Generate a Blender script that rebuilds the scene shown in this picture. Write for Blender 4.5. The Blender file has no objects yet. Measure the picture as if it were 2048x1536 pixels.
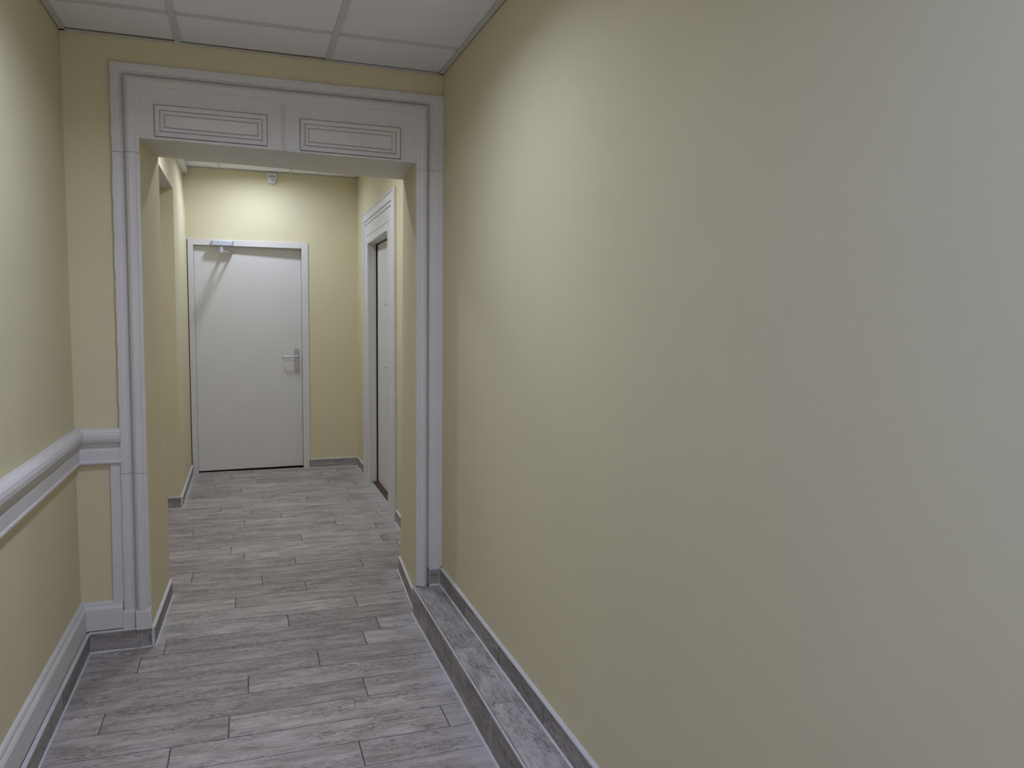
import bpy, bmesh, math, random
from mathutils import Vector, Matrix
random.seed(7)
SC = bpy.context.scene
COL = SC.collection

# ------------------------------------------------------------------ camera
F_PX, YAW, PITCH, ROLL, CAM_H = 1555.34, 18.988, -4.9705, 0.654, 1.444
cd = bpy.data.cameras.new('camera'); cam = bpy.data.objects.new('camera', cd); COL.objects.link(cam)
cd.sensor_fit = 'HORIZONTAL'; cd.sensor_width = 36.0; cd.lens = F_PX / 2048 * 36.0
cd.clip_start = 0.02; cd.clip_end = 100
_y, _p, _r = map(math.radians, (YAW, PITCH, ROLL))
fwd = Vector((math.sin(_y)*math.cos(_p), math.cos(_y)*math.cos(_p), math.sin(_p)))
rt = Vector((math.cos(_y), -math.sin(_y), 0)); up = rt.cross(fwd)
rt2 = math.cos(_r)*rt + math.sin(_r)*up; up2 = -math.sin(_r)*rt + math.cos(_r)*up
M = Matrix((rt2, up2, -fwd)).transposed().to_4x4(); M.translation = (0, 0, CAM_H)
cam.matrix_world = M
SC.camera = cam

# ------------------------------------------------------------------ world, exposure, light levels
w = bpy.data.worlds.new('world'); SC.world = w; w.use_nodes = True
w.node_tree.nodes['Background'].inputs[0].default_value = (0.5, 0.6, 0.8, 1)
w.node_tree.nodes['Background'].inputs[1].default_value = 0.02
SC.view_settings.view_transform = 'Standard'; SC.view_settings.look = 'None'
SC.view_settings.gamma = 1; SC.view_settings.use_curve_mapping = False
SC.view_settings.exposure = 0.0
LAMP_NEAR = ((0.91, 1.0, 1.36), 168.0)       # round ceiling lamps: colour, strength
FILL_REAR = ((0.73, 1.0, 2.10), 160.0)  # unseen lamp added to give the near walls cool light
LAMP_FAR = ((0.955, 1.0, 1.13), 207.0)
LAMP_END = ((0.90, 1.0, 1.26), 145.0)
FILL_DOOR = ((1.0, 0.96, 0.98), 2.8)          # unseen door added behind the camera, its panes glow as fill light

# ------------------------------------------------------------------ materials
def mat(name, col, rough=0.6, bump=None, var=None, spec=0.3, metal=0.0):
    m = bpy.data.materials.new(name); m.use_nodes = True
    nt = m.node_tree; b = nt.nodes['Principled BSDF']
    b.inputs['Base Color'].default_value = (*col, 1); b.inputs['Roughness'].default_value = rough
    b.inputs['Specular IOR Level'].default_value = spec; b.inputs['Metallic'].default_value = metal
    tc = nt.nodes.new('ShaderNodeTexCoord')
    if var:                                     # slow colour variation: (scale, amount)
        n = nt.nodes.new('ShaderNodeTexNoise'); n.inputs['Scale'].default_value = var[0]; n.inputs['Detail'].default_value = 4
        nt.links.new(tc.outputs['Object'], n.inputs['Vector'])
        mr = nt.nodes.new('ShaderNodeMapRange'); mr.inputs[1].default_value = 0.3; mr.inputs[2].default_value = 0.7
        mr.inputs[3].default_value = 1 - var[1]; mr.inputs[4].default_value = 1 + var[1]
        nt.links.new(n.outputs[0], mr.inputs[0])
        mx = nt.nodes.new('ShaderNodeVectorMath'); mx.operation = 'SCALE'; mx.inputs[0].default_value = col
        nt.links.new(mr.outputs[0], mx.inputs['Scale']); nt.links.new(mx.outputs[0], b.inputs['Base Color'])
    if bump:                                    # (scale, strength, distance)
        n = nt.nodes.new('ShaderNodeTexNoise'); n.inputs['Scale'].default_value = bump[0]; n.inputs['Detail'].default_value = 3
        nt.links.new(tc.outputs['Object'], n.inputs['Vector'])
        bp = nt.nodes.new('ShaderNodeBump'); bp.inputs['Strength'].default_value = bump[1]; bp.inputs['Distance'].default_value = bump[2]
        nt.links.new(n.outputs[0], bp.inputs['Height']); nt.links.new(bp.outputs[0], b.inputs['Normal'])
    return m

YELLOW = (0.70, 0.64, 0.425)
M_yel = mat('yellow_wall_paint', YELLOW, 0.75, (260, 0.25, 0.0015), (1.5, 0.02), 0.15)
M_white = mat('white_trim_paint', (0.69, 0.67, 0.655), 0.5, (60, 0.25, 0.002), (6, 0.03), 0.3)
M_ceil = mat('ceiling_tile_white', (0.88, 0.885, 0.93), 0.9, (350, 0.3, 0.001), (5, 0.015), 0.1)
M_tee = mat('ceiling_tee_metal', (0.68, 0.67, 0.675), 0.5, None, None, 0.3)
M_door = mat('door_paint', (0.70, 0.68, 0.645), 0.45, (120, 0.1, 0.0008), (3, 0.015), 0.3)
M_plast = mat('white_plastic', (0.72, 0.72, 0.70), 0.4, None, (30, 0.02), 0.4)
M_grey = mat('grey_lens_plastic', (0.42, 0.43, 0.45), 0.3, None, (40, 0.03), 0.5)
M_alu = mat('silver_aluminium', (0.55, 0.58, 0.66), 0.34, (300, 0.1, 0.0004), None, 0.5, 0.35)
M_steel = mat('brushed_steel', (0.40, 0.37, 0.34), 0.32, (400, 0.15, 0.0003), None, 0.5, 0.85)
M_dark = mat('dark_gap', (0.02, 0.018, 0.016), 0.9, None, (20, 0.1), 0.1)
M_brown = mat('red_brown_threshold', (0.085, 0.04, 0.032), 0.5, (90, 0.3, 0.001), (40, 0.2), 0.3)
M_grout = mat('floor_grout', (0.085, 0.076, 0.072), 0.9, (300, 0.3, 0.001), (25, 0.2), 0.1)
M_caulk = mat('pale_grout_line', (0.62, 0.61, 0.60), 0.8, (120, 0.4, 0.002), (40, 0.06), 0.2)
M_conc = mat('concrete_core', (0.35, 0.34, 0.33), 0.9, (40, 0.3, 0.002), (8, 0.1), 0.1)

def wood_tile(name, axis, base=(0.415, 0.374, 0.346), haze=False, ribs=False, dark=(0.105, 0.09, 0.082)):
    """grey wood-look porcelain; grain runs along object axis 0 (x) or 1 (y)"""
    m = bpy.data.materials.new(name); m.use_nodes = True; nt = m.node_tree; L = nt.links
    b = nt.nodes['Principled BSDF']; b.inputs['Specular IOR Level'].default_value = 0.35
    tc = nt.nodes.new('ShaderNodeTexCoord'); oi = nt.nodes.new('ShaderNodeObjectInfo')
    sc = nt.nodes.new('ShaderNodeVectorMath'); sc.operation = 'SCALE'; sc.inputs[0].default_value = (31, 57, 13)
    L.new(oi.outputs['Random'], sc.inputs['Scale'])
    ad = nt.nodes.new('ShaderNodeVectorMath'); L.new(tc.outputs['Object'], ad.inputs[0]); L.new(sc.outputs[0], ad.inputs[1])
    def noise(s_along, s_across, detail, dist=0.0):
        mp = nt.nodes.new('ShaderNodeMapping'); v = [s_across]*3; v[axis] = s_along
        mp.inputs['Scale'].default_value = v
        n = nt.nodes.new('ShaderNodeTexNoise'); n.inputs['Scale'].default_value = 1; n.inputs['Detail'].default_value = detail
        n.inputs['Distortion'].default_value = dist; n.inputs['Roughness'].default_value = 0.62
        L.new(ad.outputs[0], mp.inputs[0]); L.new(mp.outputs[0], n.inputs['Vector']); return n
    def ramp(src, a, c0, c, c1):
        r = nt.nodes.new('ShaderNodeValToRGB'); e = r.color_ramp.elements
        e[0].position = a; e[0].color = (*c0, 1); e[1].position = c; e[1].color = (*c1, 1)
        L.new(src, r.inputs[0]); return r
    def mix(fac, a, bb, mode='MIX'):
        x = nt.nodes.new('ShaderNodeMix'); x.data_type = 'RGBA'; x.blend_type = mode
        if isinstance(fac, float): x.inputs[0].default_value = fac
        else: L.new(fac, x.inputs[0])
        L.new(a, x.inputs[6]); L.new(bb, x.inputs[7]); return x.outputs[2]
    light = tuple(min(1, c*1.28) for c in base); mid = (base[0]*0.76, base[1]*0.73, base[2]*0.70)
    body = ramp(noise(5, 22, 8, 0.4).outputs[0], 0.34, mid, 0.64, light)          # broad tonal patches
    streak = noise(10, 150, 7, 0.6); sm = ramp(streak.outputs[0], 0.32, (0.66,)*3, 0.52, (1, 1, 1))
    c = mix(1.0, body.outputs[0], sm.outputs[0], 'MULTIPLY')
    worn = noise(45, 170, 7, 1.0); gate = noise(4.0, 11, 4, 0.8)                         # short dark worn flecks in patches
    wm = ramp(worn.outputs[0], 0.47, (0, 0, 0), 0.59, (1, 1, 1)); gm = ramp(gate.outputs[0], 0.42, (0.10,)*3, 0.60, (1, 1, 1))
    mul = nt.nodes.new('ShaderNodeMath'); mul.operation = 'MULTIPLY'; L.new(wm.outputs[0], mul.inputs[0]); L.new(gm.outputs[0], mul.inputs[1])
    m2 = nt.nodes.new('ShaderNodeMath'); m2.operation = 'MULTIPLY'; m2.inputs[1].default_value = 0.85; L.new(mul.outputs[0], m2.inputs[0])
    dk = nt.nodes.new('ShaderNodeRGB'); dk.outputs[0].default_value = (*dark, 1)
    c = mix(m2.outputs[0], c, dk.outputs[0])
    # tile to tile difference
    mr = nt.nodes.new('ShaderNodeMapRange'); mr.inputs[3].default_value = 0.84; mr.inputs[4].default_value = 1.14
    L.new(oi.outputs['Random'], mr.inputs[0])
    vs = nt.nodes.new('ShaderNodeVectorMath'); vs.operation = 'SCALE'; L.new(c, vs.inputs[0]); L.new(mr.outputs[0], vs.inputs['Scale'])
    c = vs.outputs[0]
    if haze:                                     # pale cement film left on the tiles along the walls (world position)
        geo = nt.nodes.new('ShaderNodeNewGeometry'); sx = nt.nodes.new('ShaderNodeSeparateXYZ'); L.new(geo.outputs['Position'], sx.inputs[0])
        def band(pos, width, sign, ymin, ymax):
            d = nt.nodes.new('ShaderNodeMath'); d.operation = 'SUBTRACT'
            if sign > 0: L.new(sx.outputs[0], d.inputs[0]); d.inputs[1].default_value = pos
            else: d.inputs[0].default_value = pos; L.new(sx.outputs[0], d.inputs[1])
            r = nt.nodes.new('ShaderNodeMapRange'); r.inputs[1].default_value = 0; r.inputs[2].default_value = width
            r.inputs[3].default_value = 1; r.inputs[4].default_value = 0; L.new(d.outputs[0], r.inputs[0])
            g1 = nt.nodes.new('ShaderNodeMath'); g1.operation = 'GREATER_THAN'; g1.inputs[1].default_value = ymin; L.new(sx.outputs[1], g1.inputs[0])
            g2 = nt.nodes.new('ShaderNodeMath'); g2.operation = 'LESS_THAN'; g2.inputs[1].default_value = ymax; L.new(sx.outputs[1], g2.inputs[0])
            a = nt.nodes.new('ShaderNodeMath'); a.operation = 'MULTIPLY'; L.new(g1.outputs[0], a.inputs[0]); L.new(g2.outputs[0], a.inputs[1])
            q = nt.nodes.new('ShaderNodeMath'); q.operation = 'MULTIPLY'; L.new(a.outputs[0], q.inputs[0]); L.new(r.outputs[0], q.inputs[1])
            return q.outputs[0]
        fs = [band(-0.645, 0.05, 1, -3, 3.6), band(0.748, 0.13, -1, -3, 3.62), band(-0.40, 0.09, 1, 3.6, 4.25),
              band(0.79, 0.10, -1, 3.6, 4.3), band(-0.465, 0.08, 1, 6.1, 7.5), band(0.985, 0.13, -1, 4.25, 7.5)]
        tot = fs[0]
        for f in fs[1:]:
            x = nt.nodes.new('ShaderNodeMath'); x.operation = 'MAXIMUM'; L.new(tot, x.inputs[0]); L.new(f, x.inputs[1]); tot = x.outputs[0]
        hn = nt.nodes.new('ShaderNodeTexNoise'); hn.inputs['Scale'].default_value = 9; hn.inputs['Detail'].default_value = 4
        L.new(geo.outputs['Position'], hn.inputs['Vector'])
        hr = nt.nodes.new('ShaderNodeMapRange'); hr.inputs[1].default_value = 0.3; hr.inputs[2].default_value = 0.65; hr.inputs[4].default_value = 0.95
        L.new(hn.outputs[0], hr.inputs[0])
        hm = nt.nodes.new('ShaderNodeMath'); hm.operation = 'MULTIPLY'; L.new(tot, hm.inputs[0]); L.new(hr.outputs[0], hm.inputs[1])
        hz = nt.nodes.new('ShaderNodeRGB'); hz.outputs[0].default_value = (0.52, 0.51, 0.51, 1)
        c = mix(hm.outputs[0], c, hz.outputs[0])
    L.new(c, b.inputs['Base Color'])
    rr = nt.nodes.new('ShaderNodeMapRange'); rr.inputs[3].default_value = 0.42; rr.inputs[4].default_value = 0.62
    L.new(streak.outputs[0], rr.inputs[0]); L.new(rr.outputs[0], b.inputs['Roughness'])
    bp = nt.nodes.new('ShaderNodeBump'); bp.inputs['Strength'].default_value = 0.35; bp.inputs['Distance'].default_value = 0.0015
    h = streak.outputs[0]
    if ribs:
        wv = nt.nodes.new('ShaderNodeTexWave'); wv.bands_direction = 'X'; wv.inputs['Scale'].default_value = 40
        L.new(tc.outputs['Object'], wv.inputs['Vector'])
        a = nt.nodes.new('ShaderNodeMath'); L.new(wv.outputs['Fac'], a.inputs[0]); L.new(h, a.inputs[1]); h = a.outputs[0]
    L.new(h, bp.inputs['Height']); L.new(bp.outputs[0], b.inputs['Normal'])
    return m
M_plank = wood_tile('wood_look_floor_tile', 0, haze=True)
M_skx = wood_tile('wood_look_skirting_tile_x', 0, (0.36, 0.335, 0.325))
M_sky = wood_tile('wood_look_skirting_tile_y', 0, (0.36, 0.33, 0.315))
M_ledge = wood_tile('wood_look_ledge_tile', 1, (0.45, 0.425, 0.41))
M_ledger = wood_tile('wood_look_ribbed_tile', 1, (0.45, 0.425, 0.41), ribs=True)

def emis(name, col, s):
    m = bpy.data.materials.new(name); m.use_nodes = True; nt = m.node_tree
    b = nt.nodes['Principled BSDF']; b.inputs['Base Color'].default_value = (0.8, 0.8, 0.8, 1)
    b.inputs['Emission Color'].default_value = (*col, 1); b.inputs['Emission Strength'].default_value = s
    return m

# ------------------------------------------------------------------ mesh helpers
def obj(name, verts, faces, material, parent=None, mi=None, smooth=False):
    me = bpy.data.meshes.new(name); me.from_pydata([tuple(v) for v in verts], [], faces)
    ms = material if isinstance(material, (list, tuple)) else [material]
    for m in ms: me.materials.append(m)
    if mi: me.polygons.foreach_set('material_index', mi)
    bm = bmesh.new(); bm.from_mesh(me); bmesh.ops.recalc_face_normals(bm, faces=bm.faces); bm.to_mesh(me); bm.free()
    if smooth: me.polygons.foreach_set('use_smooth', [True]*len(me.polygons))
    o = bpy.data.objects.new(name, me); COL.objects.link(o)
    if parent: o.parent = parent
    return o
class MB:
    def __init__(s): s.v = []; s.f = []; s.m = []
    def add(s, v, f, m=0):
        n = len(s.v); s.v += v; s.f += [tuple(i+n for i in q) for q in f]; s.m += [m]*len(f)
    def box(s, x0, x1, y0, y1, z0, z1, m=0):
        s.add([(x0,y0,z0),(x1,y0,z0),(x1,y1,z0),(x0,y1,z0),(x0,y0,z1),(x1,y0,z1),(x1,y1,z1),(x0,y1,z1)],
              [(0,3,2,1),(4,5,6,7),(0,1,5,4),(1,2,6,5),(2,3,7,6),(3,0,4,7)], m)
    def hexa(s, p, m=0, mats=None):             # p: 4 bottom + 4 top points, same turning order
        s.add(list(p), [(0,3,2,1),(4,5,6,7),(0,1,5,4),(1,2,6,5),(2,3,7,6),(3,0,4,7)], m)
        if mats:
            for k, v in mats.items(): s.m[len(s.m)-6+k] = v
    def tube(s, p0, p1, r0, r1=None, n=14, caps=True, m=0):
        p0, p1 = Vector(p0), Vector(p1); r1 = r0 if r1 is None else r1
        d = (p1-p0).normalized(); a = d.orthogonal().normalized(); b = d.cross(a)
        v = [tuple(p + (a*math.cos(t)+b*math.sin(t))*r) for p, r in ((p0, r0), (p1, r1)) for t in [2*math.pi*i/n for i in range(n)]]
        f = [(i, (i+1) % n, n+(i+1) % n, n+i) for i in range(n)]
        if caps: f += [tuple(range(n))[::-1], tuple(range(n, 2*n))]
        s.add(v, f, m)
    def sweep(s, rows, closed_path=False, cap=True, closed_prof=False, m=0):
        n = len(rows[0]); v = [tuple(p) for r in rows for p in r]; f = []
        R = len(rows)
        for i in range(R if closed_path else R-1):
            j = (i+1) % R
            for k in range(n if closed_prof else n-1):
                l = (k+1) % n
                f.append((i*n+k, j*n+k, j*n+l, i*n+l))
        if cap and not closed_path: f += [tuple(range(n)), tuple(range((R-1)*n, R*n))[::-1]]
        s.add(v, f, m)
    def build(s, name, material, parent=None, smooth=False):
        return obj(name, s.v, s.f, material, parent, s.m if isinstance(material, (list, tuple)) else None, smooth)
def bevel(o, width, seg=2):
    md = o.modifiers.new('bevel', 'BEVEL'); md.width = width; md.segments = seg; md.limit_method = 'ANGLE'; md.angle_limit = math.radians(40)
    return o
def tag(o, label, cat=None, group=None, kind=None):
    o['label'] = label
    if cat: o['category'] = cat
    if group: o['group'] = group
    if kind: o['kind'] = kind
    return o
def struct(o, label): return tag(o, label, kind='structure')
def empty(name, loc=(0, 0, 0)):
    o = bpy.data.objects.new(name, None); COL.objects.link(o); o.location = loc; o.empty_display_size = 0.1; return o
_plates = {}
def plate(name, lx, ly, th, cham, material, parent, loc, rot=None):
    """thin tile with chamfered upper edge; local z = face normal, face at z=0; mesh data shared between alike tiles"""
    key = (round(lx, 4), round(ly, 4), th, cham, material.name)
    if key not in _plates:
        a, b = lx/2, ly/2; c = cham
        v = [(-a,-b,-th),(a,-b,-th),(a,b,-th),(-a,b,-th),(-a,-b,-c),(a,-b,-c),(a,b,-c),(-a,b,-c),(-a+c,-b+c,0),(a-c,-b+c,0),(a-c,b-c,0),(-a+c,b-c,0)]
        f = [(3,2,1,0),(8,9,10,11)] + [(i, (i+1) % 4, 4+(i+1) % 4, 4+i) for i in range(4)] + [(4+i, 4+(i+1) % 4, 8+(i+1) % 4, 8+i) for i in range(4)]
        me = bpy.data.meshes.new(name); me.from_pydata(v, [], f); me.materials.append(material); _plates[key] = me
    o = bpy.data.objects.new(name, _plates[key]); COL.objects.link(o); o.parent = parent
    mw = Matrix.Translation(loc)
    if rot is not None: mw = mw @ rot.to_4x4()
    o.matrix_basis = mw
    return o
def basis(x, y, z): return Matrix((Vector(x), Vector(y), Vector(z))).transposed()
FACE_MX = basis((0,-1,0), (0,0,1), (-1,0,0))    # tile whose face looks to -x: local x along -y, local y up
FACE_PX = basis((0,1,0), (0,0,1), (1,0,0))      # face looks to +x
FACE_MY = basis((1,0,0), (0,0,1), (0,-1,0))     # face looks to -y (towards the camera)

# ------------------------------------------------------------------ main measures (metres; camera stands at x=0 y=0)
XL, XR = -0.675, 0.893           # near corridor walls
ZC, ZC2 = 2.56, 2.71             # near and far ceilings
YB = -2.6                        # back wall behind the camera
YF = 7.455                       # end wall
LEDGE_X, LEDGE_Z = 0.748, 0.137
def SY(x): return 3.615 + (x+0.653)*0.016       # front face of the dividing wall (a hair out of square)
def XW(y): return 0.985 + (y-5.0)*0.0135        # far right wall face
def XFL(z):                                     # far left wall face, bulging back near the ceiling
    t = min(1, max(0, (z-2.25)/0.42)); return -0.468 - 0.022*t*t*(3-2*t)

# ------------------------------------------------------------------ walls
m = MB(); m.box(XL-0.15, XL, YB, 3.70, -0.02, ZC+0.14)
struct(m.build('wall_left', M_yel), 'pale yellow painted near left wall above and below the chair rail')
m = MB(); m.box(XR, XR+0.15, YB, 3.70, -0.02, ZC+0.14)
struct(m.build('wall_right', M_yel), 'broad pale yellow bare wall along the tiled ledge')
# dividing wall with the framed opening
m = MB()
zs = (2.158, 2.145, 2.178, 2.199)      # soffit heights: front left, front right, back right, back left
jl0, jl1 = (-0.402, -0.402), (-0.383, -0.383)     # left jamb x front / back (bottom, top)
jr0, jr1 = (0.770, 0.766), (0.815, 0.837)
TOP = ZC2+0.05
m.hexa([(XL-0.02,SY(XL),-0.02),(jl0[0],SY(jl0[0]),-0.02),(jl1[0],4.23,-0.02),(-0.62,4.23,-0.02),
        (XL-0.02,SY(XL),TOP),(jl0[1],SY(jl0[1]),TOP),(jl1[1],4.23,TOP),(-0.62,4.23,TOP)])
m.hexa([(jr0[0],SY(jr0[0]),-0.02),(1.15,SY(1.15),-0.02),(1.15,4.28,-0.02),(jr1[0],4.28,-0.02),
        (jr0[1],SY(jr0[1]),TOP),(1.15,SY(1.15),TOP),(1.15,4.28,TOP),(jr1[1],4.28,TOP)])
m.hexa([(jl0[1],SY(jl0[1]),zs[0]),(jr0[1],SY(jr0[1]),zs[1]),(jr1[1],4.28,zs[2]),(jl1[1],4.23,zs[3]),
        (jl0[1],SY(jl0[1]),TOP),(jr0[1],SY(jr0[1]),TOP),(jr1[1],4.28,TOP),(jl1[1],4.23,TOP)], 0, {0: 1})
struct(m.build('wall_front', [M_yel, M_white]), 'yellow dividing wall with deep jambs around the white moulded opening')
# far room, left: wall with a deep doorless recess, rounded back near the ceiling
m = MB()
def left_block(y0, y1, z0, z1):
    n = max(1, int((z1-z0)/0.06)); rows = []
    for y in (y0, y1):
        rows.append([(XFL(z0+(z1-z0)*i/n), y, z0+(z1-z0)*i/n) for i in range(n+1)])
    k = len(rows[0]); v = rows[0]+rows[1]+[(-1.6,y0,z0),(-1.6,y0,z1),(-1.6,y1,z0),(-1.6,y1,z1)]; b = 2*k
    f = [(i, i+1, k+i+1, k+i) for i in range(k-1)]
    f += [tuple(range(k))+(b+1, b), tuple(range(k, 2*k))+(b+3, b+2), (0, k, b+2, b), (k-1, 2*k-1, b+3, b+1), (b, b+1, b+3, b+2)]
    m.add(v, f)
left_block(6.155, 7.62, -0.02, TOP); left_block(4.60, 6.155, 2.33, TOP); m.m[-3] = 1
left_block(4.22, 4.60, -0.02, TOP); m.box(-1.62, -1.45, 4.5, 6.2, -0.02, 2.4)
struct(m.build('wall_far_left', [M_yel, M_white]), 'yellow wall with a tall deep recess beside the end door')
# far room, right: wall with the panelled doorway
D0, D1, DH2 = 5.60, 6.69, 2.055
m = MB()
def right_block(y0, y1, z0, z1):
    m.hexa([(XW(y0),y0,z0),(1.3,y0,z0),(1.3,y1,z0),(XW(y1),y1,z0),(XW(y0),y0,z1),(1.3,y0,z1),(1.3,y1,z1),(XW(y1),y1,z1)])
right_block(4.27, D0, -0.02, TOP); right_block(D1, 7.62, -0.02, TOP); right_block(D0, D1, DH2, TOP)
m.box(1.16, 1.3, D0, D1, -0.02, DH2)
struct(m.build('wall_far_right', M_yel), 'yellow wall carrying the white cased side doorway')
m = MB(); m.box(0.555, 1.3, YF, YF+0.25, -0.02, TOP); m.box(-0.6, 0.555, YF, YF+0.25, 2.085, TOP); m.box(-0.6, 0.555, YF+0.2, YF+0.25, -0.02, 2.085)
struct(m.build('wall_far', M_yel), 'yellow end wall above and beside the plain white door')
# wall behind the camera around the added glowing door
GX0, GX1, GZ = -0.42, 0.64, 2.2
m = MB(); m.box(XL-0.1, GX0, YB-0.2, YB, -0.02, ZC+0.14); m.box(GX1, XR+0.1, YB-0.2, YB, -0.02, ZC+0.14); m.box(GX0, GX1, YB-0.2, YB, GZ, ZC+0.14)
struct(m.build('wall_back', M_yel), 'yellow wall around the added glowing door')

# ------------------------------------------------------------------ floor: wood-look planks laid across the corridor
m = MB(); m.box(-1.6, 1.28, YB-0.2, 7.70, -0.06, -0.0012)
floor = struct(m.build('floor', M_grout), 'grey wood-look tile floor laid in staggered planks')
PITCH_Y, Y0, PL = 0.1546, 3.0185, 0.92
joint = {0:-.01,-1:.421,-2:-.076,-3:-.257,-4:.343,1:.271,2:.487,3:.571,4:.172,5:.51,6:-.067,7:.285,8:.067,9:.625,10:.258,11:-.024,12:-.102,
         13:.326,14:-.09,15:.577,16:-.022,17:.227,18:.024,19:-.186,20:.44,21:.115,22:-.131,24:.667,25:.079,26:.64,28:.036}
G = 0.0028
for n in range(-36, 30):
    ya = Y0+n*PITCH_Y; yb = min(ya+PITCH_Y, 7.53); yc = (ya+yb)/2
    if yb-ya < 0.03: continue
    lo, hi = -0.668, 0.765
    if ya > 3.60 and yb < 4.26: lo, hi = -0.42, 0.845
    if yb > 4.27: lo, hi = -0.50, 1.06
    if yc > 4.58 and yc < 6.20: lo = -1.44
    j = joint.get(n, random.uniform(-0.4, 0.5))
    x = j - PL*math.ceil((j-lo)/PL)
    while x < hi:
        a, b = max(x, lo), min(x+PL, hi)
        if b-a > 0.025:
            rot = Matrix.Rotation(random.uniform(-1, 1)*0.0006, 3, 'X') @ Matrix.Rotation(random.uniform(-1, 1)*0.0004, 3, 'Y')
            plate('floor_plank', b-a-G, yb-ya-G, 0.008, 0.0012, M_plank, floor, ((a+b)/2, yc, random.uniform(-0.0004, 0.0003)), rot)
        x += PL

# ------------------------------------------------------------------ ceilings: lay-in tiles on tee bars
def grid_ceiling(name, label, x0, x1, y0, y1, z, xt, yt, gaps=()):
    """xt / yt: centre lines of the tee bars"""
    m = MB(); m.box(x0-0.1, x1+0.1, y0-0.1, y1, z+0.09, z+0.13)
    c = struct(m.build(name, M_dark), label)
    xs = [x0]+list(xt)+[x1]; ys = [y0]+list(yt)+[y1]
    for i in range(len(xs)-1):
        for k in range(len(ys)-1):
            a0, a1 = xs[i]+0.002, xs[i+1]-0.002; b0, b1 = ys[k]+0.002, ys[k+1]-0.002
            if (i, k) in gaps: b1 = gaps[(i, k)]
            plate('ceiling_tile', a1-a0, b1-b0, 0.014, 0.001, M_ceil, c, ((a0+a1)/2, (b0+b1)/2, z+0.003),
                  basis((1,0,0), (0,-1,0), (0,0,-1)) @ Matrix.Rotation(random.uniform(-1,1)*0.001, 3, 'X'))
    for t in xt:
        m = MB(); m.box(t-0.012, t+0.012, y0, y1, z-0.002, z+0.0015); m.box(t-0.002, t+0.002, y0, y1, z, z+0.03); m.build('tee_bar', M_tee, c)
    for t in yt:
        for i in range(len(xs)-1):
            m = MB(); m.box(xs[i]+(0.012 if i else 0), xs[i+1]-(0.012 if i < len(xs)-2 else 0), t-0.012, t+0.012, z-0.001, z+0.002); m.build('tee_bar', M_tee, c)
    return c
yt = [3.277-0.6*k for k in range(0, 10) if 3.277-0.6*k > YB+0.1][::-1]
c1 = grid_ceiling('ceiling', 'white suspended ceiling of square tiles above the near corridor', XL, XR, YB, 3.60, ZC, [-0.240, 0.368], yt,
                  {(0, len(yt)): 3.590, (1, len(yt)): 3.6005, (2, len(yt)): 3.628})
for nm, pts in (('edge_angle', [(XL, XL+0.022, YB, 3.61)]), ('edge_angle', [(XR-0.022, XR, YB, 3.63)])):
    m = MB(); x0, x1, y0, y1 = pts[0]; m.box(x0, x1, y0, y1, ZC-0.004, ZC-0.0015)
    xa = x0 if x0 == XL else x1-0.002; m.box(xa, xa+0.002, y0, y1, ZC-0.004, ZC+0.025); m.build(nm, M_tee, c1)
m = MB(); m.hexa([(XL,SY(XL)-0.022,ZC-0.004),(XR,SY(XR)-0.022,ZC-0.004),(XR,SY(XR),ZC-0.004),(XL,SY(XL),ZC-0.004),
                  (XL,SY(XL)-0.022,ZC-0.0015),(XR,SY(XR)-0.022,ZC-0.0015),(XR,SY(XR),ZC-0.0015),(XL,SY(XL),ZC-0.0015)])
m.build('edge_angle', M_tee, c1)
yt2 = [7.17-0.6*k for k in range(5)][::-1]
c2 = grid_ceiling('ceiling', 'white suspended tile ceiling of the small room before the end door', -0.49, 1.03, 4.22, YF, ZC2, [-0.185, 0.415], yt2)
for b in ((-0.49, 1.03, YF-0.022, YF), (1.0, 1.03, 4.25, YF)):
    m = MB(); m.box(b[0], b[1], b[2], b[3], ZC2-0.004, ZC2-0.0015); m.build('edge_angle', M_tee, c2)
# cable duct in the upper left corner
m = MB(); m.box(-0.492, -0.443, 4.24, YF-0.001, 2.648, ZC2-0.005)
o = bevel(m.build('trim_1', M_plast), 0.003); struct(o, 'white boxed cable duct along the ceiling corner of the far left wall')

# ------------------------------------------------------------------ white moulded surround of the opening
surround = struct(empty('trim_2', (0.18, SY(0.18), 0.1)), 'white moulded door surround with two framed panels over the opening')
def put(o):                                      # keep world coordinates under a parent that is not at the origin
    o.matrix_parent_inverse = o.parent.matrix_basis.inverted(); return o
PROF = [(0.0, -0.004), (0.0, 0.015), (0.004, 0.021), (0.020, 0.022), (0.034, 0.020), (0.043, 0.013), (0.0475, 0.005),
        (0.051, 0.007), (0.053, 0.024), (0.058, 0.034), (0.068, 0.040), (0.080, 0.040), (0.090, 0.034), (0.096, 0.026), (0.100, 0.024), (0.105, 0.022), (0.105, -0.004)]
ZT = 2.4575
def xo(z): return -0.5015 - 0.008*(ZT-z)/2.4     # outer edge of the left leg leans a little
def tr(t): return t*0.068/0.049 if t < 0.049 else 0.068+(t-0.049)*0.055/0.056
def lean(z): return 0.004*(ZT-z)/2.4
def row_left(z, mitre=False):
    r = []
    j = random.uniform(-0.0016, 0.0016)
    for t, d in PROF:
        zz = ZT-t if mitre else z
        x = xo(zz)+t+(j if t < 0.005 and not mitre else 0) - lean(zz)*(t/0.105)
        r.append((x, SY(x)-d, zz))
    return r
def row_right(z, mitre=False):
    r = []
    for t, d in PROF:
        zz = ZT+0.003-t if mitre else z
        x = min(0.8925, 0.890-tr(t)+0.0)
        if t <= 0.004: x = 0.8925
        r.append((x, SY(x)-d, zz))
    return r
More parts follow.
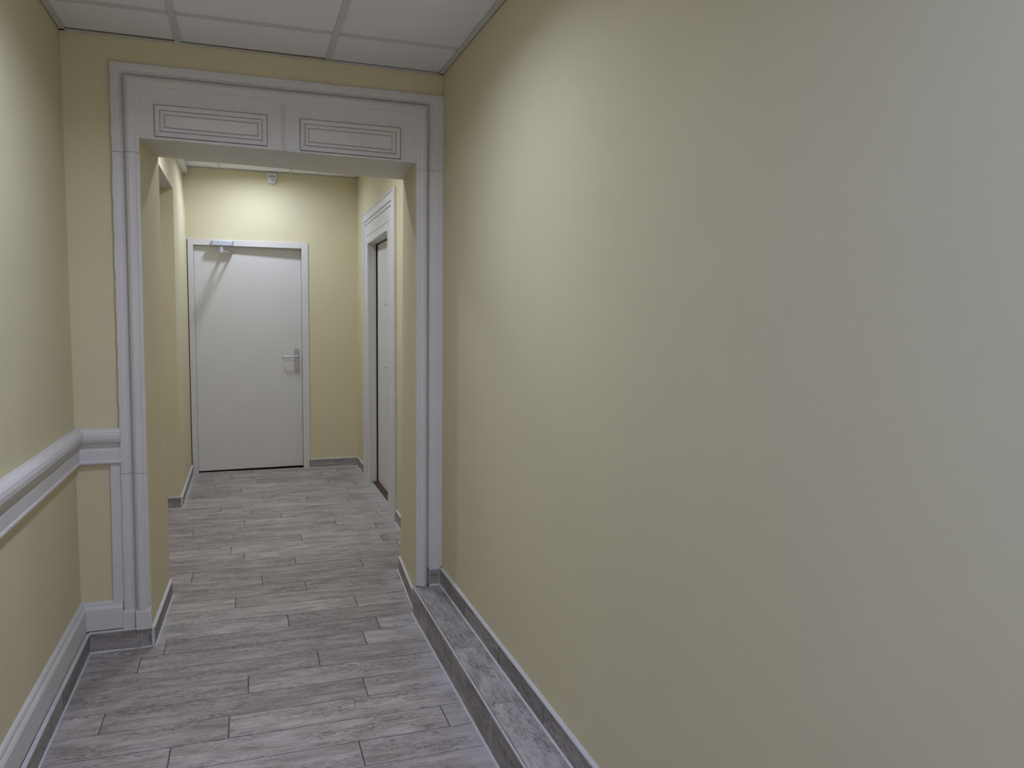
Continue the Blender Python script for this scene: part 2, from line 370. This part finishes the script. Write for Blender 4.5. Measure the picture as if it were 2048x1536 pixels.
def row_head(x):
    j = random.uniform(-0.0016, 0.0016)
    return [(x, SY(x)-d, ZT+0.003*(x+0.5)/1.39-t+(j if t < 0.005 else 0)) for t, d in PROF]
def zrange(a, b, step=0.03):
    n = max(1, int(abs(b-a)/step)); return [a+(b-a)*i/n for i in range(n+1)]
def casing(rows):
    m = MB(); m.sweep(rows, cap=True); return put(m.build('casing_board', M_white, surround))
casing([row_left(z) for z in zrange(0.168, 0.7625)])
casing([row_left(z) for z in zrange(0.7638, 2.0965)])
casing([row_left(z) for z in zrange(2.0980, 2.33)]+[row_left(0, True)]+[row_head(x) for x in zrange(-0.37, 0.76)]+[row_right(0, True)]+[row_right(z) for z in zrange(2.33, 2.1165)])
casing([row_right(z) for z in zrange(2.1150, LEDGE_Z+0.082)])
m = MB(); m.sweep([[p for p, (t, d) in zip(row_right(z), PROF) if t > 0.045] for z in (LEDGE_Z+0.082, LEDGE_Z)]); put(m.build('casing_board', M_white, surround))
# plinth block of the left leg
m = MB(); a, b = xo(0.1)-0.006, xo(0.1)+0.107
m.sweep([[(x, SY(x)-d, z) for x, d in ((a, -.004), (a, .020), (a+.004, .025), (a+.047, .025), (a+.050, .018), (a+.054, .040), (b-.012, .041), (b, .034), (b, -.004))] for z in (0.083, 0.160)]
        + [[(x, SY(x)-d, 0.169) for x, d in ((a+.002, -.004), (a+.002, .017), (a+.006, .022), (a+.047, .022), (a+.050, .016), (a+.055, .036), (b-.012, .037), (b-.002, .03), (b-.002, -.004))]])
put(m.build('plinth_block', M_white, surround))
# frieze board and its panels
m = MB(); fx0, fx1 = -0.400, 0.779
zb = lambda x: 2.158 + (2.145-2.158)*(x+0.395)/1.156
PANELS = ((-0.337, 0.107, 2.170, 2.167, 2.297), (0.2455, 0.690, 2.161, 2.157, 2.295))
def slab(xa, xb, za0, za1, zb0, zb1, d):        # board from xa to xb; lower edge za0>za1, upper edge zb0>zb1
    m.hexa([(xa,SY(xa)-d,za0),(xb,SY(xb)-d,za1),(xb,SY(xb)+.004,za1),(xa,SY(xa)+.004,za0),
            (xa,SY(xa)-d,zb0),(xb,SY(xb)-d,zb1),(xb,SY(xb)+.004,zb1),(xa,SY(xa)+.004,zb0)])
gp = 0.0022                                      # open joint around the panels
slab(fx0, fx1, zb(fx0)+.001, zb(fx1)+.001, 2.357, 2.360, .010)
cuts = [fx0, PANELS[0][0]-gp, PANELS[0][1]+gp, PANELS[1][0]-gp, PANELS[1][1]+gp, fx1]
for k in (0, 2, 4): slab(cuts[k], cuts[k+1], zb(cuts[k]), zb(cuts[k+1]), 2.358, 2.361, .022)
for k, (a_, b_, c_, d_, e_) in zip((1, 3), PANELS):
    slab(cuts[k], cuts[k+1], e_+gp, e_+gp, 2.359, 2.360, .022)
    slab(cuts[k], cuts[k+1], zb(cuts[k]), zb(cuts[k+1]), c_-gp, d_-gp, .022)
frieze = put(m.build('frieze_board', M_white, surround))
PP = [(0, .009), (0.001, .0285), (0.006, .031), (0.014, .029), (0.020, .0255), (0.0205, .0185), (0.0225, .0185), (0.023, .0270), (0.032, .0265), (0.037, .0220), (0.0375, .0165), (0.0395, .0165), (0.040, .0225), (0.042, .0228)]
for (px0, px1, pz0a, pz0b, pz1) in PANELS:
    rows = []
    for (cx, cz, sx, sz) in ((px0, pz0a, 1, 1), (px1, pz0b, -1, 1), (px1, pz1, -1, -1), (px0, pz1, 1, -1)):
        rows.append([(cx+sx*t, SY(cx+sx*t)-d, cz+sz*t) for t, d in PP])
    m = MB(); m.sweep(rows, closed_path=True); k = len(PP)
    m.f.append(tuple(i*k+k-1 for i in range(4))); m.m.append(0)
    put(m.build('frieze_panel', M_white, frieze))
m = MB(); m.sweep([[(0.1665, SY(.17)-.021, z), (0.1680, SY(.17)-.025, z), (0.1710, SY(.17)-.0265, z), (0.1740, SY(.17)-.023, z), (0.1770, SY(.17)-.023, z), (0.1800, SY(.17)-.0265, z), (0.1830, SY(.17)-.025, z), (0.1845, SY(.17)-.021, z)] for z in (2.153, 2.352)])
put(m.build('stile_bead', M_white, frieze))
# stile between chair rail and plinth, beside the left leg
m = MB(); xs0, xs1 = -0.545, -0.500
m.hexa([(xs0-.006,SY(xs0)-.012,.205),(xs1,SY(xs1)-.012,.205),(xs1,SY(xs1)+.004,.205),(xs0-.006,SY(xs0)+.004,.205),
        (xs0,SY(xs0)-.012,.806),(xs1,SY(xs1)-.012,.806),(xs1,SY(xs1)+.004,.806),(xs0,SY(xs0)+.004,.806)])
put(bevel(m.build('stile', M_white, surround), 0.002))

# ------------------------------------------------------------------ chair rail and white base board (left wall, turning onto the dividing wall)
def corner_sweep(name, prof, label, xend, y_start=YB):
    """profile (projection, z) run along the left wall and mitred onto the dividing wall"""
    rows = []
    for y in [y_start, 0.0, 1.6, 2.2, 2.7, 3.1, 3.4]:
        jit = random.uniform(-0.0008, 0.0008)
        rows.append([(XL+d, y, z+jit) for d, z in prof])
    rows.append([(XL+d, SY(XL+d)-d, z) for d, z in prof])
    for x in (XL+0.09, xend): rows.append([(x, SY(x)-d, z) for d, z in prof])
    m = MB(); m.sweep(rows, closed_prof=True); o = m.build(name, M_white); return struct(o, label)
RAIL = [(-.004, .958), (.018, .957), (.028, .953), (.036, .944), (.040, .930), (.039, .915), (.034, .903), (.026, .897), (.018, .895), (.013, .893),
        (.012, .872), (.016, .868), (.019, .864), (.019, .823), (.023, .818), (.023, .811), (.014, .806), (.010, .802), (-.004, .802)]
o = corner_sweep('trim_3', RAIL, 'white rounded chair rail moulding along the left wall', -0.5005)
BASE = [(-.004, .214), (.008, .213), (.012, .206), (.013, .196), (.018, .190), (.022, .182), (.022, .094), (-.004, .094)]
corner_sweep('trim_4', BASE, 'white painted base board standing on the grey skirting tiles at left', -0.513)

# ------------------------------------------------------------------ tile skirtings
SKH = 0.079
def skirting(name, label, pieces, caulk):
    """pieces: (face matrix, material, start point, direction axis, length) ; caulk: prisms"""
    e = struct(empty(name), label)
    for (kind, mt, loc, ln, h) in pieces:
        plate('skirting_tile', ln-0.003, h, 0.012, 0.001, mt, e, loc, kind)
    m = MB()
    for (kind, mt, loc, ln, h) in pieces:        # pale grout in the upright joints
        for q in (-ln/2, ln/2):
            mw = Matrix.Translation(loc) @ kind.to_4x4(); c = [mw @ Vector((q+a, b, d)) for d in (-0.011, 0.0002) for a, b in ((-.0013, -h/2), (.0013, -h/2), (.0013, h/2), (-.0013, h/2))]
            m.hexa(c)
    for a, b, nrm, zt in caulk:                  # line along the foot and along the top of the tiles
        a, b, nrm = Vector(a), Vector(b), Vector(nrm)
        for z0, s in ((a.z, 0.0055), (zt, 0.0065)):
            off = Vector((0, 0, z0-a.z)); back = nrm*-0.012 if s > 0.006 else Vector()
            r = []
            for q in (a, b):
                q = q+off
                r.append([q+back*1.0, q+nrm*(0.0015 if back.length else s), q+nrm*0.0005+Vector((0,0,s*0.6)), q+back+Vector((0,0,s if back.length else s))])
            m.sweep(r, closed_prof=True)
    put(m.build('grout_line', M_caulk, e)); return e
# left wall + dividing wall (left of the opening)
xs = XL+0.032
P = []; y = SY(XL)-0.016
first = True
while y > YB+0.05:
    ln = 0.46 if not first else 0.52; first = False; y2 = max(y-ln, YB); P.append((FACE_PX, M_sky, (xs, (y+y2)/2, SKH/2), y-y2, SKH)); y = y2
yf = lambda x: SY(x)-0.017
for a, b in ((-0.640, -0.440), (-0.440, -0.397)):
    c = (a+b)/2; P.append((FACE_MY, M_skx, (c, yf(c)-0.012, SKH/2+0.002), b-a, SKH+0.004))
skirting('baseboard_left', 'grey wood-look skirting tiles along the foot of the near left wall', P,
         [((xs, YB, 0), (xs, 3.60, 0), (1, 0, 0), SKH), ((-0.645, yf(-.645)-.012, 0), (-0.393, yf(-.393)-.012, 0), (0, -1, 0), SKH+0.004)])
# jamb skirtings
def slanted(x0, y0, x1, y1, side):
    d = Vector((x1-x0, y1-y0, 0)); ln = d.length; d.normalize(); n = Vector((d.y, -d.x, 0))*side
    R = basis(d*side*-1 if False else (Vector((0,0,1)).cross(n))*-1, (0,0,1), n)
    if R.determinant() < 0: R = basis(Vector((0,0,1)).cross(n), (0,0,1), n)
    return R, ln, n
R, ln, n = slanted(-0.391, 3.585, -0.3715, 4.23, 1)
skirting('baseboard_jamb', 'grey skirting tile along the left jamb of the opening', [(R, M_sky, ((-0.391-0.3715)/2, (3.585+4.23)/2, SKH/2), ln, SKH)],
         [((-0.391, 3.585, 0), (-0.3715, 4.23, 0), n, SKH)])
R, ln, n = slanted(0.7585, 3.60, 0.8025, 4.28, -1)
skirting('baseboard_jamb', 'grey skirting tile along the right jamb of the opening, behind the ledge end', [(R, M_sky, ((0.7585+0.8025)/2, (3.60+4.28)/2, SKH/2), ln, SKH)],
         [((0.7585, 3.60, 0), (0.8025, 4.28, 0), n, SKH)])
# far room
P = [(FACE_MY, M_skx, ((0.556+1.003)/2, YF-0.012, SKH/2), 1.003-0.556, SKH)]
skirting('baseboard_far', 'grey skirting tile on the end wall between the two doors', P, [((0.556, YF-0.012, 0), (1.003, YF-0.012, 0), (0, -1, 0), SKH)])
P = [(FACE_PX, M_sky, (-0.456, (6.143+7.43)/2, SKH/2), 7.43-6.143, SKH), (FACE_MY, M_skx, ((-1.44-0.456)/2, 6.143, SKH/2), 1.44-0.456, SKH)]
skirting('baseboard_far_left', 'grey skirting tiles wrapping the corner of the left recess', P,
         [((-0.456, 6.143, 0), (-0.456, 7.43, 0), (1, 0, 0), SKH), ((-1.44, 6.143, 0), (-0.456, 6.143, 0), (0, -1, 0), SKH)])
x0, x1 = XW(4.28)-0.012, XW(5.32)-0.012
R, ln, n = slanted(x0, 4.28, x1, 5.335, -1)
x2, x3 = XW(6.95)-0.012, XW(7.44)-0.012
R2, ln2, n2 = slanted(x2, 6.955, x3, 7.443, -1)
skirting('baseboard_far_right', 'grey skirting tiles on both sides of the cased side door',
         [(R, M_sky, ((x0+x1)/2, (4.28+5.335)/2, SKH/2), ln, SKH), (R2, M_sky, ((x2+x3)/2, (6.955+7.443)/2, SKH/2), ln2, SKH)],
         [((x0, 4.28, 0), (x1, 5.335, 0), n, SKH), ((x2, 6.955, 0), (x3, 7.443, 0), n2, SKH)])
# right wall: skirting standing on the ledge
P = []
ys = [3.625, 3.16, 2.68, 2.214, 1.75, 1.29, 0.83, 0.37, -0.09, -0.55, -1.01, -1.47, -1.93, -2.39]
zm = LEDGE_Z+SKH/2
for a, b in zip(ys[1:], ys[:-1]): P.append((FACE_MX, M_sky, (XR-0.012, (a+b)/2, zm), b-a, SKH))
P.append((FACE_MY, M_skx, ((0.829+0.879)/2, SY(.85)-0.035, zm), 0.05, SKH))
skirting('baseboard_right', 'grey skirting tiles standing on the ledge along the broad right wall', P,
         [((XR-0.012, -2.39, LEDGE_Z), (XR-0.012, 3.60, LEDGE_Z), (-1, 0, 0), LEDGE_Z+SKH), ((0.828, SY(.85)-.035, LEDGE_Z), (0.881, SY(.85)-.035, LEDGE_Z), (0, -1, 0), LEDGE_Z+SKH)])

# ------------------------------------------------------------------ tiled ledge along the right wall
m = MB(); m.box(LEDGE_X+0.012, XR+0.02, YB, 3.63, -0.02, LEDGE_Z-0.012)
ledge = struct(m.build('wall_ledge', M_conc), 'low tiled ledge with pale metal nosing running along the foot of the right wall')
yf = [3.625, 3.325, 2.828, 2.35, 1.87, 1.39, 0.91, 0.43, -0.05, -0.53, -1.01, -1.49, -1.97, -2.45]
for a, b in zip(yf[1:], yf[:-1]):
    plate('ledge_front_tile', b-a-0.003, LEDGE_Z-0.004, 0.012, 0.001, M_sky, ledge, (LEDGE_X, (a+b)/2, (LEDGE_Z-0.002)/2-0.001), FACE_MX)
    m = MB(); m.box(LEDGE_X-0.0003, LEDGE_X+0.004, b-0.0014, b+0.0014, 0, LEDGE_Z-0.005); m.build('grout_joint', M_caulk, ledge)
yt_ = [3.60, 2.866, 2.405, 1.95, 1.49, 1.03, 0.57, 0.11, -0.35, -0.81, -1.27, -1.73, -2.19, -2.55]
for i, (a, b) in enumerate(zip(yt_[1:], yt_[:-1])):
    plate('ledge_top_tile', XR-0.012-LEDGE_X-0.009, b-a-0.002, 0.012, 0.001, M_ledger if i == 1 else M_ledge, ledge, ((LEDGE_X+XR-0.012)/2+0.004, (a+b)/2, LEDGE_Z))
m = MB(); m.sweep([[(LEDGE_X-.001, y, LEDGE_Z-.004), (LEDGE_X, y, LEDGE_Z), (LEDGE_X+.0025, y, LEDGE_Z+.0012), (LEDGE_X+.005, y, LEDGE_Z+.0008), (LEDGE_X+.005, y, LEDGE_Z-.004)] for y in (YB, 3.612)], closed_prof=True)
m.build('edge_nosing', M_caulk, ledge)
m = MB(); m.sweep([[(LEDGE_X, y, 0), (LEDGE_X-.006, y, 0), (LEDGE_X, y, .006)] for y in (YB, 3.63)], closed_prof=True); m.build('grout_line', M_caulk, ledge)

# ------------------------------------------------------------------ end door
d1 = struct(empty('door_1', (0.046, YF, 0)), 'plain white end door with overhead closer and steel lever handle')
LY0, LY1 = 7.487, 7.530                    # leaf face, hinge side / latch side: the leaf stands a touch open
m = MB(); fy = YF-0.012
m.box(-0.461, -0.414, fy, YF+0.14, 0, 2.094); put(bevel(m.build('door_frame', M_door, d1), 0.0015))
m = MB(); m.box(0.5065, 0.5635, fy, YF+0.14, 0, 2.094); put(bevel(m.build('door_frame', M_door, d1), 0.0015))
m = MB(); m.box(-0.4135, 0.506, fy+0.0008, YF+0.14, 2.0405, 2.0935); put(bevel(m.build('door_frame', M_door, d1), 0.0015))
m = MB(); lx0, lx1 = -0.4125, 0.5045
m.hexa([(lx0,LY0,.014),(lx1,LY1,.014),(lx1,LY1+.04,.014),(lx0,LY0+.04,.014),(lx0,LY0,2.039),(lx1,LY1,2.039),(lx1,LY1+.04,2.039),(lx0,LY0+.04,2.039)])
leaf = put(bevel(m.build('door_leaf', M_door, d1), 0.0015))
m = MB(); m.box(-0.413, 0.506, 7.50, 7.56, 0.0002, 0.0006); put(m.build('gap_shade_strip', M_dark, d1))  # near-black strip on the floor, painting the shade under the leaf
ly = lambda x: LY0+(LY1-LY0)*(x-lx0)/(lx1-lx0)
# lever handle on a long rounded plate
hx = 0.4575
m = MB(); rr = 0.0215; pts = [(hx+rr*math.cos(t), 1.1015+rr*math.sin(t)) for t in [math.pi*i/12 for i in range(13)]] + [(hx+rr*math.cos(t), 0.9165+rr*math.sin(t)) for t in [math.pi+math.pi*i/12 for i in range(13)]]
yb_ = ly(hx)
m.sweep([[(x, yb_-d, z) for x, z in pts] for d in (0.0, 0.007)]+[[(hx+(x-hx)*0.93, yb_-0.009, 1.009+(z-1.009)*0.985) for x, z in pts]], closed_prof=True)
plt = put(m.build('handle_plate', M_steel, leaf)); plt['label'] = 'long brushed steel handle plate'
m = MB(); zc_ = 1.047
path = [Vector((hx, yb_-0.005, zc_)), Vector((hx, yb_-0.040, zc_)), Vector((hx-0.004, yb_-0.050, zc_)), Vector((hx-0.012, yb_-0.056, zc_)), Vector((hx-0.022, yb_-0.058, zc_)),
        Vector((hx-0.105, yb_-0.058, zc_)), Vector((hx-0.116, yb_-0.056, zc_)), Vector((hx-0.125, yb_-0.049, zc_)), Vector((hx-0.128, yb_-0.036, zc_))]
rows = []
for i, p in enumerate(path):
    t = (path[min(i+1, len(path)-1)]-path[max(i-1, 0)]).normalized(); a = Vector((0, 0, 1)); b = t.cross(a).normalized()
    rows.append([p+(a*math.cos(q)+b*math.sin(q))*0.0088 for q in [2*math.pi*k/12 for k in range(12)]])
m.sweep(rows, closed_prof=True); m.tube((hx, yb_-0.008, zc_), (hx, yb_-0.016, zc_), 0.014, 0.012)
o = put(m.build('lever', M_alu, leaf, True)); o['label'] = 'bright lever bent back at its tip'
m = MB(); m.tube((hx, yb_-0.0085, 0.965), (hx, yb_-0.0125, 0.965), 0.009); put(m.build('lock_cylinder', M_alu, leaf))
# overhead closer: body on the frame head, folded arm standing out towards the room
m = MB(); m.box(-0.252, -0.088, fy-0.056, fy, 2.037, 2.079)
cl = put(bevel(m.build('closer_body', M_alu, d1), 0.004)); cl['label'] = 'silver door closer body on the frame head'
for cx in (-0.263, -0.088):
    m = MB(); m.box(cx, cx+0.0112, fy-0.057, fy, 2.036, 2.080)
    m.tube((cx+0.0056, fy-0.057, 2.047), (cx+0.0056, fy-0.0585, 2.047), 0.0038, m=1); m.tube((cx+0.0056, fy-0.057, 2.069), (cx+0.0056, fy-0.0585, 2.069), 0.0038, m=1)
    put(bevel(m.build('end_cap', [M_alu, M_dark], cl), 0.0015))
m = MB(); m.tube((-0.170, fy-0.024, 2.038), (-0.170, fy-0.024, 1.992), 0.010, 0.009); put(m.build('spindle', M_steel, cl))
ex, ey, ez = -0.176, 7.19, 1.985
def bar(p0, p1, wd, th):
    p0, p1 = Vector(p0), Vector(p1); d = (p1-p0).normalized(); s = Vector((0,0,1)).cross(d).normalized()*wd/2; u = Vector((0,0,th/2))
    mm = MB(); mm.hexa([p0-s-u, p1-s-u, p1+s-u, p0+s-u, p0-s+u, p1-s+u, p1+s+u, p0+s+u]); return mm
put(bevel(bar((-0.170, fy-0.020, 1.997), (ex, ey, 1.997), 0.022, 0.008).build('closer_arm', M_alu, cl), 0.002))
sx_ = -0.098
put(bevel(bar((ex, ey, 1.975), (sx_, ly(sx_)-0.028, 1.983), 0.016, 0.008).build('closer_arm', M_alu, cl), 0.002))
m = MB(); m.tube((ex, ey, 1.962), (ex, ey, 2.008), 0.0135); put(m.build('elbow_joint', M_alu, cl, False))
m = MB(); m.box(sx_-0.020, sx_+0.020, ly(sx_)-0.006, ly(sx_), 1.977, 1.997); m.box(sx_-0.009, sx_+0.009, ly(sx_)-0.034, ly(sx_)-0.005, 1.978, 1.994); put(bevel(m.build('arm_shoe', M_steel, cl), 0.0015))

# ------------------------------------------------------------------ cased side door in the far right wall
d2 = struct(empty('door_2', (1.0, 6.145, 0)), 'white panel door with peephole set back in a wide moulded casing')
for (a, b, z0, z1) in ((D0, D0+0.02, 0, DH2), (D1-0.02, D1, 0, DH2), (D0, D1, DH2-0.016, DH2)):
    m = MB(); xa = XW((a+b)/2)-0.012
    m.box(xa, 1.13, a, b, z0, z1); put(m.build('door_lining', M_door, d2))
m = MB(); m.box(1.075, 1.115, D0+0.023, D1-0.026, 0.010, DH2-0.020); leaf2 = put(bevel(m.build('door_leaf', M_door, d2), 0.002))
m = MB(); m.box(1.064, 1.0745, D1-0.0235, D1-0.0195, 0.007, DH2-0.016); m.box(1.067, 1.0745, D0+0.02, D1-0.02, DH2-0.0195, DH2-0.0155); put(m.build('dark_edge_strip', M_dark, d2))  # thin dark strips on the lining beside and above the leaf
m = MB(); m.tube((1.076, 6.235, 1.527), (1.066, 6.235, 1.527), 0.0085, 0.0075); o = put(m.build('peephole', M_alu, leaf2))
m = MB(); m.tube((1.076, 6.262, 1.02), (1.068, 6.262, 1.02), 0.008, 0.007); o = put(m.build('screw_cap', M_steel, leaf2))
m = MB(); m.box(1.030, 1.118, D0+0.02, D1-0.02, 0.0005, 0.0065); o = put(m.build('threshold', M_brown, d2)); o['label'] = 'dark red-brown threshold strip'
C2 = [(0, -.004), (0, .016), (.006, .022), (.016, .023), (.020, .018), (.024, .017), (.070, .024), (.078, .024), (.082, .015), (.088, .015), (.092, .021), (.108, .021), (.113, .013), (.117, .0165),
      (.205, .0165), (.208, .012), (.212, .012), (.215, .018), (.266, .018), (.270, .012), (.270, -.004)]
YO0, YO1, ZO = 5.325, 6.952, 2.312
def pt(y, z, d): return (XW(y)-d, y, z)
rows = [[pt(YO0+t*1.06, 0.001, d) for t, d in C2], [pt(YO0+t*1.06, ZO-t, d) for t, d in C2], [pt(YO1-t*1.06, ZO-t, d) for t, d in C2], [pt(YO1-t*1.06, 0.001, d) for t, d in C2]]
for a, b in ((0, 1), (1, 2), (2, 3)):
    m = MB(); m.sweep([rows[a], rows[b]]); put(m.build('door_casing', M_white, d2))

# ------------------------------------------------------------------ unseen glowing door added behind the camera as fill light
d3 = struct(empty('door_3_fill', (0.11, YB, 0)), 'added unseen door with glowing panes that fill the corridor with light')
M_fill_pane = emis('glowing_fill_pane', *FILL_DOOR)
fw = 0.07
m = MB(); m.box(GX0, GX0+fw, YB-0.10, YB-0.04, 0, GZ); m.box(GX1-fw, GX1, YB-0.10, YB-0.04, 0, GZ); m.box(GX0+fw, GX1-fw, YB-0.10, YB-0.04, GZ-fw, GZ); m.box(GX0+fw, GX1-fw, YB-0.10, YB-0.04, 0, 0.16)
m.box((GX0+GX1)/2-0.02, (GX0+GX1)/2+0.02, YB-0.10, YB-0.04, 0.16, GZ-fw); put(m.build('door_frame', M_door, d3))
for a, b in ((GX0+fw, (GX0+GX1)/2-0.02), ((GX0+GX1)/2+0.02, GX1-fw)):
    m = MB(); m.box(a, b, YB-0.075, YB-0.065, 0.16, GZ-fw); put(m.build('glow_pane', M_fill_pane, d3))

# ------------------------------------------------------------------ motion sensor high on the end wall
ms = tag(empty('motion_sensor', (0.256, YF, 2.67)), 'small white tapered motion sensor with grey window high on the end wall', 'motion sensor')
m = MB()
def srow(z, hw, dep):
    pts = []
    for x, d in ((-hw, 0), (-hw, dep*0.62), (-hw*0.86, dep*0.90), (-hw*0.55, dep), (hw*0.55, dep), (hw*0.86, dep*0.90), (hw, dep*0.62), (hw, 0)): pts.append((0.256+x, YF-d, z))
    return pts
m.sweep([srow(z, h, d) for z, h, d in ((2.7035, .040, .028), (2.702, .044, .034), (2.675, .0425, .046), (2.655, .040, .050), (2.630, .034, .046), (2.612, .029, .038), (2.607, .026, .033))], closed_prof=True)
put(m.build('sensor_body', M_plast, ms))
m = MB(); m.sweep([[(0.256+x, YF-d, z) for x, d in ((-h, dd-.010), (-h*.8, dd), (-h*.4, dd+.004), (h*.4, dd+.004), (h*.8, dd), (h, dd-.010))] for z, h, dd in ((2.677, .036, .043), (2.664, .036, .0475), (2.653, .0345, .0485))], closed_prof=True)
put(m.build('sensor_window', M_grey, ms))
m = MB(); m.sweep([[(0.262+x, YF-d, z) for x, d in ((-h, dd-.008), (-h*.8, dd), (h*.8, dd), (h, dd-.008))] for z, h, dd in ((2.643, .020, .0505), (2.622, .017, .0450))], closed_prof=True)
put(m.build('lower_window', M_grey, ms))

# ------------------------------------------------------------------ round ceiling lamps
def lamp(x, y, z, light, label, dep=0.034, r=0.085):
    e = tag(empty('ceiling_light', (x, y, z)), label, 'ceiling light', 'round lamps along the corridor ceiling')
    n = 32; mm = MB(); rows = []
    for i in range(n):
        t = 2*math.pi*i/n; c, s = math.cos(t), math.sin(t)
        rows.append([(c*q, s*q, h) for q, h in ((r+.012, 0), (r+.012, -dep), (r+.009, -dep-.003), (r+.003, -dep-.003), (r, -dep), (r, 0))])
    mm.sweep(rows, closed_path=True, closed_prof=True); mm.build('housing', M_plast, e)
    mm = MB(); rows = []
    for i in range(n):
        t = 2*math.pi*i/n; c, s = math.cos(t), math.sin(t)
        rows.append([(c*q, s*q, h) for q, h in ((r, -.002), (r-.001, -.006), (r*.6, -.008), (0.004, -.0085))])
    mm.sweep(rows, closed_path=True); mm.f.append(tuple(4*i+3 for i in range(n))); mm.m.append(0)
    mm.build('diffuser', emis('lamp_diffuser', *light), e); return e
lamp(0.065, 2.377, ZC-0.002, LAMP_NEAR, 'round white ceiling lamp before the moulded opening')
lamp(0.065, -0.02, ZC-0.002, FILL_REAR, 'added unseen round fill lamp over the corridor by the camera')
lamp(0.115, 5.07, ZC2-0.002, LAMP_FAR, 'round white ceiling lamp just behind the opening', 0.024)
lamp(0.115, 6.89, ZC2-0.002, LAMP_END, 'round white ceiling lamp in front of the end door', 0.015)
